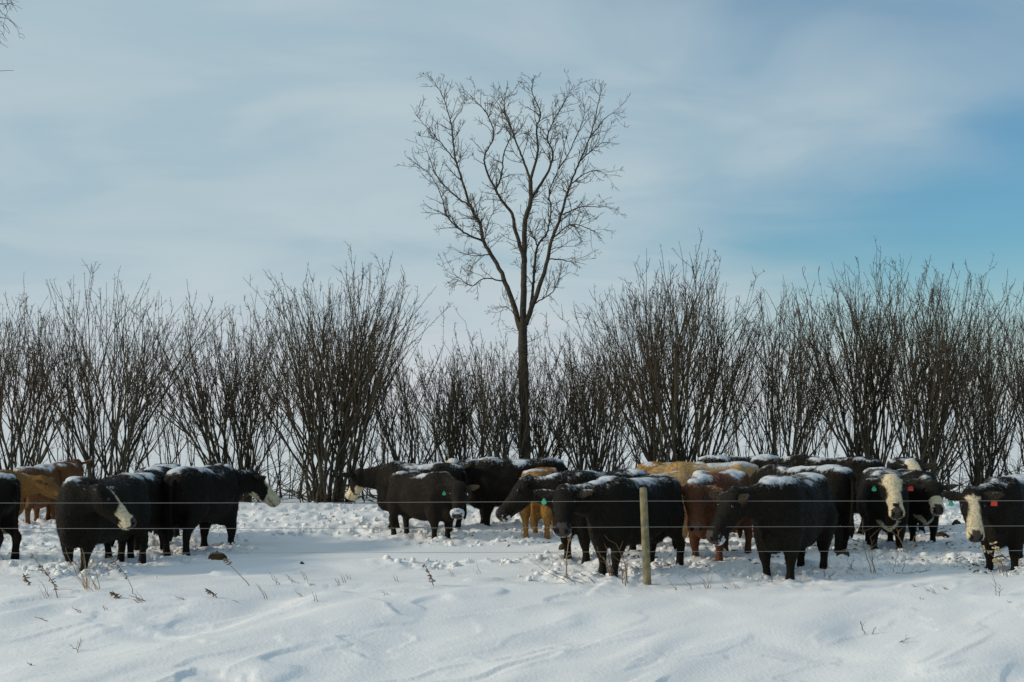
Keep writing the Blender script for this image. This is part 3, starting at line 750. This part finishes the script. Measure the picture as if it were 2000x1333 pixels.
def build_shrub(sp, idx):
    ub, wb, Y, ul, ur, vt, ns, lab = sp
    r_ = np.random.default_rng(300 + idx)
    low = idx >= 15
    kx = Y / F
    base = np.array([(ub - 1000) * kx, Y, 0]); base[2] = gh(base[0], base[1])
    H0 = at(1000, vt, Y)[2] - base[2]
    root = empty('bare_shrub', base, label=lab, category='shrub', group='bare shrubs in the hedgerow')
    tw = Tubes()
    spur_P = []; spur_D = []
    def spurs(P, dens):
        seg = np.diff(P, axis=0); ln = np.linalg.norm(seg, axis=1).sum(); n = int(ln * dens + r_.random())
        if n < 1: return
        i = r_.integers(0, len(P) - 1, n); f = r_.random((n, 1))
        p = P[i] + seg[i] * f; d = seg[i] / (np.linalg.norm(seg[i], axis=1)[:, None] + 1e-9)
        v = r_.normal(0, 1, (n, 3)); v -= d * (v * d).sum(1)[:, None]; v /= np.linalg.norm(v, axis=1)[:, None] + 1e-9
        spur_P.append(p); spur_D.append((v * .8 + d * .6) * r_.uniform(.025, .09, (n, 1)))
    def fork(p, d, H, r, lv, st, lean):
        """one shoot and the shoots that fork from it; H: height still to climb"""
        last = lv >= 3 or H < .5
        ln = H * (r_.uniform(.80, 1.0) if last else (r_.uniform(.10, .22) if lv == 0 else r_.uniform(.22, .40)))
        n = max(4, int(ln / .17))
        Q = wander(p, d, ln, n, .065, np.array([lean * .006, 0, .050 if lv else .012]), r_)
        r1 = .0036 if last else max(.0050, r * .74)
        T = st if lv <= 1 else tw
        T.add(Q, np.linspace(r, r1, n + 1), 7 if lv == 0 else (5 if lv <= 2 else 3))
        if lv >= 1: spurs(Q, 6 if lv < 3 else 10)
        e = Q[-1] - Q[-2]; e /= np.linalg.norm(e)
        # side shoots
        for _ in range(r_.integers(0, 2) if lv == 0 else r_.integers(1, 3)):
            j = r_.integers(max(1, n // 4), n + 1); q = Q[j] - Q[j - 1]; q /= np.linalg.norm(q)
            ang = R(r_.uniform(14, 42)); q = q * math.cos(ang) + perp(q, r_) * math.sin(ang)
            l2 = min(H, 2.4) * r_.uniform(.12, .34); m2 = max(4, int(l2 / .14))
            S = wander(Q[j], q, l2, m2, .11, np.array([0, 0, .11]), r_)
            tw.add(S, np.linspace(min(r * .5, .011), .0038, m2 + 1), 3); spurs(S, 12)
            for _ in range(r_.integers(0, 3)):
                jj = r_.integers(1, m2); q2 = S[jj + 1] - S[jj]; q2 /= np.linalg.norm(q2)
                q2 = q2 * .8 + perp(q2, r_) * .55
                S2 = wander(S[jj], q2, l2 * r_.uniform(.3, .6), 4, .14, np.array([0, 0, .06]), r_); tw.add(S2, np.linspace(.006, .0034, 5), 3); spurs(S2, 12)
        if last: return
        k = 2 if r_.random() < (.8 if lv else .6) else 3
        Hn = H - ln * max(.5, e[2])
        a0 = r_.uniform(0, 6.28)
        for c in range(k):
            ang = R(r_.uniform(7, 19 if lv else 24)); pv = perp(e, r_)
            if c == 1: pv = -pv0 + r_.normal(0, .3, 3)
            pv0 = pv
            q = e * math.cos(ang) + pv * math.sin(ang) * np.array([1.1, .9, 1])
            fork(Q[-1], q / np.linalg.norm(q), Hn * r_.uniform(.82, .99), max(.0050, Q.shape[0] * 0 + r * r_.uniform(.56, .74)), lv + 1, st, lean)
    ns = int(ns * (1.5 if low else 1.80))
    for s in range(ns):
        a = (s + .5) / ns * 2 - 1 + r_.normal(0, .12); a = max(-1.0, min(1.0, a))
        b0 = base + np.array([a * wb / 2 * kx + r_.normal(0, .04), r_.normal(0, .22), 0]); b0[2] = gh(b0[0], b0[1]) - .12
        lx = (((ul + ur) / 2 - ub) + a * (ur - ul) / 2 * r_.uniform(.75, .98)) * kx * .92 - (b0[0] - base[0])
        d = np.array([lx * 1.05, r_.normal(0, .16) * H0, H0 * .82]); d /= np.linalg.norm(d)
        H = H0 * (1.20 - .24 * abs(a) ** 2) * r_.uniform(.76, 1.0)
        st = Tubes()
        fork(b0, d, H, r_.uniform(.021, .039) * (.62 if low else 1.0) * (1.12 if ns > 15 else 1), 0 if not low else 1, st, a)
        st.build('stem', M_STEM, root, base)
    for _ in range(10 if low else 20):      # crooked low side branches near the snow
        d = np.array([r_.normal(0, 1), r_.normal(0, .5), .45]); b = base + [r_.normal(0, wb / 2 * kx), r_.normal(0, .3), .0]
        Q = wander(b, d, r_.uniform(.8, 1.8), 10, .20, np.array([0, 0, .05]), r_); tw.add(Q, np.linspace(.015, .004, 11), 4); spurs(Q, 8)
        for _ in range(4):
            j = r_.integers(2, 10); S = wander(Q[j], Q[j] - Q[j - 1] + r_.normal(0, .1, 3), r_.uniform(.3, .8), 5, .18, np.array([0, 0, .08]), r_); tw.add(S, np.linspace(.007, .0035, 6), 3)
    p = np.concatenate(spur_P); d = np.concatenate(spur_D)
    V = np.concatenate(tw.V); Fc = np.concatenate(tw.F)
    sd_ = np.cross(d, [0, 1., 0]); sd_ /= np.linalg.norm(sd_, axis=1)[:, None] + 1e-9
    w_ = .0036
    q1 = np.stack([p - sd_ * w_, p + sd_ * w_, p + d + sd_ * w_ * .7, p + d - sd_ * w_ * .7], 1).reshape(-1, 3)
    sy = np.cross(d, sd_); sy /= np.linalg.norm(sy, axis=1)[:, None] + 1e-9
    q2 = np.stack([p - sy * w_, p + sy * w_, p + d + sy * w_ * .7, p + d - sy * w_ * .7], 1).reshape(-1, 3)
    nF = np.arange(len(q1)).reshape(-1, 4) + len(V)
    sel = (np.arange(len(p)) % 2 == 0).repeat(4)      # spurs turned two ways
    q1 = np.where(sel[:, None], q1, q2)
    V = np.concatenate([V, q1]); Fc = np.concatenate([Fc, nF])
    obj('twigs', mesh_from('twigs', V - base, Fc, M_TWIG), root, kind='stuff')
    return len(Fc) * 2
tri_ = sum(build_shrub(sp, i) for i, sp in enumerate(SHRUBS))
print('SHRUB TRIS', tri_, 'tree verts', nt_)

# tree standing outside the frame at left whose drooping twigs reach into the corner
def build_corner_tree():
    r_ = np.random.default_rng(77)
    Y = 27.0; kx = Y / F
    base = np.array([-13.2, Y, 0]); base[2] = gh(-13.2, Y)
    root = empty('drooping_tree', base, label='drooping thin twigs hanging into the top left corner of the sky', category='tree')
    tk = Tubes(); P = wander(base - [0, 0, .2], (0, 0, 1), 13, 24, .03, np.array([0, 0, .05]), r_); rad = np.linspace(.2, .02, 25); tk.add(P, rad, 10); tk.build('trunk', M_BARK, root, base)
    tw = Tubes()
    ends = [(14, 8), (0, 12), (28, 36), (6, 40), (22, -10), (-6, 62), (0, 66), (-20, 110), (-30, 150), (-70, 30), (-90, 90), (-120, -60), (-40, -50)]
    for e in ends:
        tip = at(e[0] - 16, e[1], Y + r_.normal(0, .6))
        i = min(24, max(6, int((tip[2] - 1.4) / 13 * 24))); s = P[i]
        mid = (s + tip) / 2 + [0, 0, .9]
        Q = resample([s.tolist(), mid.tolist(), (tip * .75 + s * .25 + [0, 0, .55]).tolist(), tip.tolist()], 16)
        lb = Tubes(); lb.add(Q, np.linspace(.035, .006, 16), 5); lb.build('limb', M_BARK, root, base)
        for _ in range(16):
            j = r_.integers(6, 16); d = np.array([r_.normal(.5, .5), r_.normal(0, .6), r_.normal(-.1, .4)])
            W = wander(Q[j], d, r_.uniform(.25, .6), 7, .2, np.array([0, 0, -.16]), r_); tw.add(W, np.linspace(.006, .0035, 8), 3)
            for _ in range(3):
                q = W[r_.integers(1, 8)]; W2 = wander(q, np.array([r_.normal(.2, .6), r_.normal(0, .6), -.3]), r_.uniform(.12, .35), 4, .2, np.array([0, 0, -.12]), r_); tw.add(W2, np.linspace(.0045, .003, 5), 3)
    W = wander(at(-60, 150, Y), (1, 0, .25), .85, 6, .06, np.array([0, 0, 0.]), r_); tw.add(W, np.linspace(.009, .004, 7), 3)
    tw.build('crown', M_TWIG, root, base, kind='stuff')
build_corner_tree()

# ------------------------------------------------------------------ wire fence
def build_fence():
    Y = 17.75
    b = at(1269, 1135, Y); t = at(1256, 953, Y)
    root = empty('wire_fence', b, label='three-strand wire fence with one leaning round wooden post', category='fence')
    bx = float(b[0])
    def post(p, q, r, seed):
        r_ = np.random.default_rng(seed); n = 26; k = 18
        tt = np.linspace(0, 1, n); P = p + (q - p) * tt[:, None]
        rad = r * (1.10 - .14 * tt) * (1 + .012 * r_.standard_normal(n)); rad[-1] *= .90
        T = Tubes(); T.add(P, rad, k); V = np.concatenate(T.V); Fc = np.concatenate(T.F)
        V = V.reshape(n, k, 3); th = np.arange(k) / k * 6.283
        V = V + ((V - P[:, None]) * (.03 * np.sin(th * 3 + 1) + .02 * r_.standard_normal(k))[None, :, None])
        V = V.reshape(-1, 3)
        c = len(V); V = np.vstack([V, P[-1] + [0, 0, .006]])
        faces = [tuple(f) for f in Fc.tolist()] + [((n - 1) * k + j, (n - 1) * k + (j + 1) % k, c) for j in range(k)]
        return obj('post', mesh_from('post', V - b, faces, M_POST), root)
    main_post = post(b - [(t - b)[0] * -.25, 0, .35], t, .049, 5)
    for xx in (-9.6, 11.4):
        z = gh(xx, Y); post(np.array([xx, Y, z - .3]), np.array([xx + .03, Y, z + 1.15]), .055, int(50 + xx))
    for vl, vm, vr in ((981, 978.5, 976), (1030.5, 1029, 1025), (1078, 1077, 1073)):
        pl, pm, pr = at(0, vl, Y), at(1262, vm, Y), at(2000, vr, Y)
        yo = -.062
        xs = np.linspace(-14, 15, 240)
        z = np.interp(xs, [pl[0] - 8, pl[0], pm[0], pr[0], pr[0] + 8], [pl[2] - .02, pl[2], pm[2], pr[2], pr[2] + .02])
        z = z - .012 * np.abs(np.sin((xs - pm[0]) / 10.5 * math.pi))
        T = Tubes(); T.add(np.stack([xs, np.full_like(xs, Y + yo), z], 1), np.full(len(xs), .0025), 6)
        T.build('wire', M_WIRE, root, b)
        px = bx + (t - b)[0] * (pm[2] - b[2]) / (t - b)[2]
        S = Tubes(); S.add(np.array([[px, Y - .02, pm[2] + .022], [px, Y + yo - .010, pm[2] + .014], [px, Y + yo - .010, pm[2] - .014], [px, Y - .02, pm[2] - .022]]), [.0035] * 4, 6)
        S.build('staple', M_STAPLE, main_post, b)
build_fence()

# ------------------------------------------------------------------ dung lumps and debris on the snow
def lump(u, v, w, h, lab, seed):
    r_ = np.random.default_rng(seed); p = gpos(u, v)
    k = p[1] / F
    bm = bmesh.new(); bmesh.ops.create_icosphere(bm, subdivisions=3, radius=1)
    V = np.array([x.co[:] for x in bm.verts]); fc = [[x.index for x in f.verts] for f in bm.faces]; bm.free()
    V = V * (1 + .3 * (vnoise3(V * 1.6 + seed) - .5) + .45 * (vnoise3(V * 4 + seed) - .5))[:, None]
    V = V * [w * k / 1.8, w * k / 2.3, h * k * 1.2]; V[:, 2] = np.maximum(V[:, 2], -.12)
    o = obj('dung_lump', mesh_from('dung_lump', V, fc, M_DUNG), label=lab, category='dung', group='dung on the snow'); o.location = p - np.array([0, 0, h * k * .35])
lump(424, 1093, 34, 17, 'brown dung lump by the front legs of the big black cow', 1)
lump(1838, 1047, 28, 9, 'flat dark dung pat on open snow before the blazed cow', 2)
lump(1646, 1082, 24, 8, 'dark dung pat left of the full-white-faced cow\'s feet', 3)
lump(1803, 1026, 20, 7, 'small dung pat beside the leaning trunks', 4)
lump(1868, 1022, 16, 7, 'small dung pat next to the blazed cow\'s muzzle', 5)
lump(1098, 1074, 14, 12, 'dark frozen lump on a snow clod left of the green-tagged cow\'s legs', 6)
lump(590, 1102, 8, 5, 'tiny dark clod on the smooth snow between the groups', 7)

# ------------------------------------------------------------------ dry weeds and grass sticking out of the snow
def stalk_tube(T, pts, r0, r1, k=4):
    T.add(np.array(pts), np.linspace(r0, r1, len(pts)), k)
def px_path(b_px, tip_px, bend, r_, n=7):
    b = gpos(*b_px); Y = b[1]
    t = at(tip_px[0], tip_px[1], Y + r_.normal(0, .04))
    f = np.linspace(0, 1, n)[:, None]
    P = b + (t - b) * f; P[:, 0] += bend * np.sin(f[:, 0] * math.pi); P[0, 2] -= .06
    P[1:-1] += r_.normal(0, .006, (n - 2, 3))
    return b, P
wseed = [0]
def weed(kind, stalks, lab, group=None, m=None, r=.006, name=None):
    """stalks: list of (base px, tip px, bend, seeded part)"""
    wseed[0] += 1; r_ = np.random.default_rng(900 + wseed[0])
    b0 = gpos(*stalks[0][0])
    names = {'seed': 'dry_weed', 'grass': 'dry_grass_tuft', 'twig': 'twiggy_weed', 'stub': 'grass_stub', 'pod': 'seed_pod_weed'}
    root = empty(name or names[kind], b0, label=lab, category={'seed': 'weed', 'grass': 'grass', 'twig': 'weed', 'stub': 'grass', 'pod': 'weed'}[kind])
    if group: root['group'] = group
    SH = Tubes()
    for (bp, tp, bend, seeded) in stalks:
        b, P = px_path(bp, tp, bend, r_)
        T = Tubes(); T.add(P, np.linspace(r, r * .45, len(P)), 4)
        T.build('stalk', m or M_WEED, root, b0)
        ln = np.linalg.norm(P[-1] - P[0])
        if kind in ('seed', 'pod'):
            for q in range(int(30 * seeded)):
                f = 1 - seeded * r_.random(); i = min(len(P) - 2, int(f * (len(P) - 1)))
                p = P[i] + (P[i + 1] - P[i]) * r_.random()
                d = np.array([r_.normal(-.2, .8), r_.normal(0, .6), r_.normal(-.1, .5)]); d /= np.linalg.norm(d)
                Q = np.array([p, p + d * .02, p + d * .045]) if kind == 'seed' else np.array([p, p + d * .03, p + d * .05])
                SH.add(Q, [.002, .0075, .0025] if kind == 'seed' else [.002, .013, .010], 5)
        if kind == 'twig':
            for q in range(5):
                i = r_.integers(2, len(P)); d = P[i] - P[i - 1]; d /= np.linalg.norm(d)
                Q = wander(P[i], d * .7 + perp(d, r_) * .8, ln * r_.uniform(.12, .35), 4, .15, np.array([0, 0, .04]), r_)
                SH.add(Q, np.linspace(r * .6, r * .3, 5), 3)
        if kind in ('grass',):
            for q in range(5):
                d = P[-1] - P[0]; d /= np.linalg.norm(d)
                d2 = d + r_.normal(0, .35, 3); Q = wander(P[0] + r_.normal(0, .02, 3), d2, ln * r_.uniform(.4, 1.0), 5, .1, np.array([0, 0, -.05]), r_)
                SH.add(Q, np.linspace(r * .8, r * .25, 6), 3)
    if SH.n:
        SH.build({'seed': 'seed_heads', 'pod': 'seed_pods', 'twig': 'side_twigs', 'grass': 'blades'}[kind], {'seed': M_WEED, 'pod': M_POD, 'twig': m or M_WEED, 'grass': m or M_STRAW}[kind], root, b0, kind='stuff')
weed('seed', [((115, 1168), (62, 1084), .04, .85)], 'tallest seedy brown weed leaning left, in front of the leftmost cows')
weed('seed', [((58, 1143), (48, 1124), .01, .8)], 'short seedy weed at far left, left of the tall leaning weed')
weed('grass', [((96, 1168), (73, 1133), .02, 0)], 'thin straw stalks beside the base of the tall leaning weed', m=M_WEED, r=.004)
weed('grass', [((170, 1150), (128, 1070), -.03, 0), ((168, 1148), (159, 1070), .03, 0), ((196, 1151), (178, 1090), .01, 0), ((172, 1152), (150, 1100), 0, 0)], 'tall straw grass crossing the legs of the white-nosed cow', m=M_STRAW, r=.005)
weed('seed', [((261, 1161), (214, 1088), .05, .5)], 'thin arching weed right of the white-nosed cow\'s legs', r=.004)
weed('grass', [((290, 1176), (252, 1163), 0, 0), ((275, 1172), (262, 1160), 0, 0)], 'flattened brown grass tuft below the thin arching weed', m=M_WEED, r=.006)
weed('seed', [((236, 1169), (220, 1158), 0, .9)], 'dark bent seed head lying left of the flattened tuft')
weed('grass', [((360, 1173), (342, 1164), 0, 0)], 'small grey grass tuft between the flattened tuft and the knobbed weed', m=M_WEED, r=.004)
weed('seed', [((426, 1168), (405, 1151), 0, .6)], 'short knobbed weed standing alone below the dung lump')
weed('seed', [((495, 1145), (440, 1090), -.04, .35)], 'long bare reddish stalk leaning left past the dung lump', m=M_STRAW, r=.0055)
weed('seed', [((849, 1143), (829, 1104), 0, .8)], 'lone seedy weed on smooth snow in the middle')
weed('grass', [((938, 1122), (931, 1097), 0, 0)], 'thin grass blade right of the lone middle weed', m=M_WEED, r=.003)
weed('twig', [((1108, 1128), (1113, 1048), -.03, 0)], 'tall forked stick standing before the green-tagged cow\'s front legs', m=M_STRAW, r=.010)
weed('grass', [((1120, 1140), (1040, 1098), -.05, 0), ((1130, 1143), (1070, 1112), .03, 0), ((1150, 1143), (1085, 1120), 0, 0), ((1165, 1140), (1120, 1112), .02, 0)], 'tangle of thin brown grass round the foot of the forked stick', m=M_WEED, r=.004)
weed('twig', [((1196, 1126), (1168, 1078), .02, 0), ((1198, 1126), (1185, 1072), 0, 0), ((1192, 1126), (1180, 1090), 0, 0)], 'twiggy brown weed before the green-tagged cow, left of the post', m=M_WEED, r=.007)
weed('twig', [((1222, 1146), (1224, 1098), 0, 0), ((1226, 1140), (1203, 1062), .03, 0), ((1216, 1140), (1214, 1100), 0, 0)], 'branching weed close to the left foot of the post', m=M_WEED, r=.006)
weed('grass', [((1322, 1153), (1304, 1132), 0, 0)], 'straw tuft just right of the post', m=M_STRAW, r=.005)
weed('grass', [((1384, 1150), (1362, 1122), .02, 0), ((1380, 1150), (1368, 1135), 0, 0)], 'spreading reddish grass fan right of the post', m=M_WEED, r=.004)
weed('grass', [((1354, 1152), (1330, 1122), 0, 0)], 'single long thin blade between the post and the grass fan', m=M_WEED, r=.003)
weed('twig', [((1610, 1132), (1608, 1110), .01, 0), ((1612, 1132), (1628, 1118), .02, 0)], 'small arched twigs below the hind feet of the large black cow', m=M_WEED, r=.004)
weed('twig', [((1704, 1120), (1685, 1022), -.04, 0), ((1706, 1120), (1700, 1050), .0, 0), ((1712, 1120), (1697, 1082), 0, 0)], 'tall yellowish stalks before the legs of the full-white-faced cow', m=M_STRAW, r=.006)
weed('twig', [((1768, 1080), (1750, 1032), .0, 0), ((1770, 1080), (1786, 1048), 0, 0), ((1764, 1080), (1742, 1058), 0, 0), ((1776, 1082), (1790, 1060), 0, 0)], 'low yellow-brown bush at the feet of the white-muzzled cow', m=M_STRAW, r=.006)
weed('twig', [((1660, 1116), (1668, 1090), 0, 0), ((1670, 1118), (1655, 1095), 0, 0), ((1745, 1118), (1752, 1084), 0, 0), ((1760, 1118), (1768, 1088), .02, 0), ((1790, 1120), (1815, 1112), .02, 0), ((1740, 1120), (1810, 1116), .02, 0)], 'sparse line of brown twigs before the white-faced pair', m=M_WEED, r=.004)
weed('pod', [((1968, 1127), (1912, 1066), .08, .55), ((1962, 1124), (1938, 1058), .02, .35), ((1955, 1120), (1945, 1095), 0, .3)], 'arching weed with cream seed pods at the legs of the blazed cow', r=.006)
weed('twig', [((1689, 1239), (1680, 1216), .0, 0), ((1704, 1240), (1709, 1226), 0, 0)], 'dark twig pair alone on the foreground drift at right', m=M_WEED, r=.005)
weed('twig', [((1752, 1256), (1778, 1246), .0, 0)], 'tiny reddish twig lying right of the dark twig pair', m=M_WEED, r=.004)
weed('twig', [((1952, 1166), (1953, 1143), 0, 0), ((1945, 1164), (1938, 1122), .02, 0)], 'upright thin twigs below the seed pod weed', m=M_WEED, r=.004)
weed('twig', [((152, 1270), (158, 1252), 0, 0), ((158, 1276), (140, 1262), 0, 0)], 'tiny twig low in the left foreground', m=M_WEED, r=.004)
STUBS = [
 ((542, 1143), (526, 1118), 'slanting grass stub right of the long reddish stalk'),
 ((574, 1138), (556, 1122), 'small split grass stub between the slanting stub and the tiny dark clod'),
 ((598, 1133), (587, 1116), 'upright grass stub just below the tiny dark clod'),
 ((609, 1145), (600, 1136), 'very short grass stub below the tiny dark clod and its upright stub'),
 ((661, 1143), (653, 1129), 'leftmost of three grass stubs set close together left of the middle'),
 ((672, 1139), (665, 1122), 'tallest of three grass stubs set close together left of the middle'),
 ((680, 1132), (677, 1122), 'rightmost and smallest of three close grass stubs left of the middle'),
 ((616, 1176), (610, 1156), 'thin grass stub alone on the slope below the row of stubs'),
 ((588, 1166), (577, 1155), 'leaning grass stub left of the lone thin stub on the slope'),
 ((92, 1213), (68, 1204), 'flattened grass stub in the left foreground below the tall leaning weed'),
 ((158, 1197), (141, 1187), 'flattened grass stub in the left foreground below the tall straw grass'),
 ((752, 1163), (749, 1156), 'tiny grass stub on a drift edge left of the lone middle weed'),
 ((772, 1137), (769, 1122), 'single upright grass stub left of the lone middle weed'),
 ((205, 1191), (200, 1183), 'tiny grass stub below the dark bent seed head'),
 ((520, 1171), (500, 1140), 'long thin grass stub below the foot of the long reddish stalk'),
 ((1420, 1151), (1410, 1143), 'short grass stub just right of the spreading grass fan'),
 ((1438, 1150), (1433, 1138), 'second grass stub right of the spreading grass fan'),
 ((1790, 1147), (1780, 1143), 'leftmost of four dark grass stubs on the brow before the open snow'),
 ((1812, 1156), (1806, 1148), 'second from left of four dark grass stubs on the brow before the open snow'),
 ((1825, 1161), (1817, 1148), 'tallest of four dark grass stubs on the brow before the open snow'),
 ((1848, 1152), (1840, 1146), 'rightmost of four dark grass stubs on the brow before the open snow'),
 ((1975, 1177), (1966, 1173), 'tiny grass stub below the upright twigs near the right edge'),
 ((1799, 1172), (1796, 1166), 'tiny grass stub below the four dark stubs on the brow'),
 ((60, 1300), (52, 1294), 'tiny grass stub lowest in the left corner of the foreground'),
 ((268, 1178), (262, 1172), 'tiny grass stub touching the flattened brown tuft'),
 ((467, 1178), (452, 1172), 'tiny grass stub right of the short knobbed weed'),
 ((885, 1127), (876, 1113), 'thin grass stub between the lone middle weed and the thin blade'),
]
for bp, tp, lab in STUBS:
    weed('stub', [(bp, tp, 0, 0), ((bp[0] + 4, bp[1]), (tp[0] + 6, tp[1] + 3), 0, 0)], lab, 'short grass stubs in the snow', M_WEED, .004)
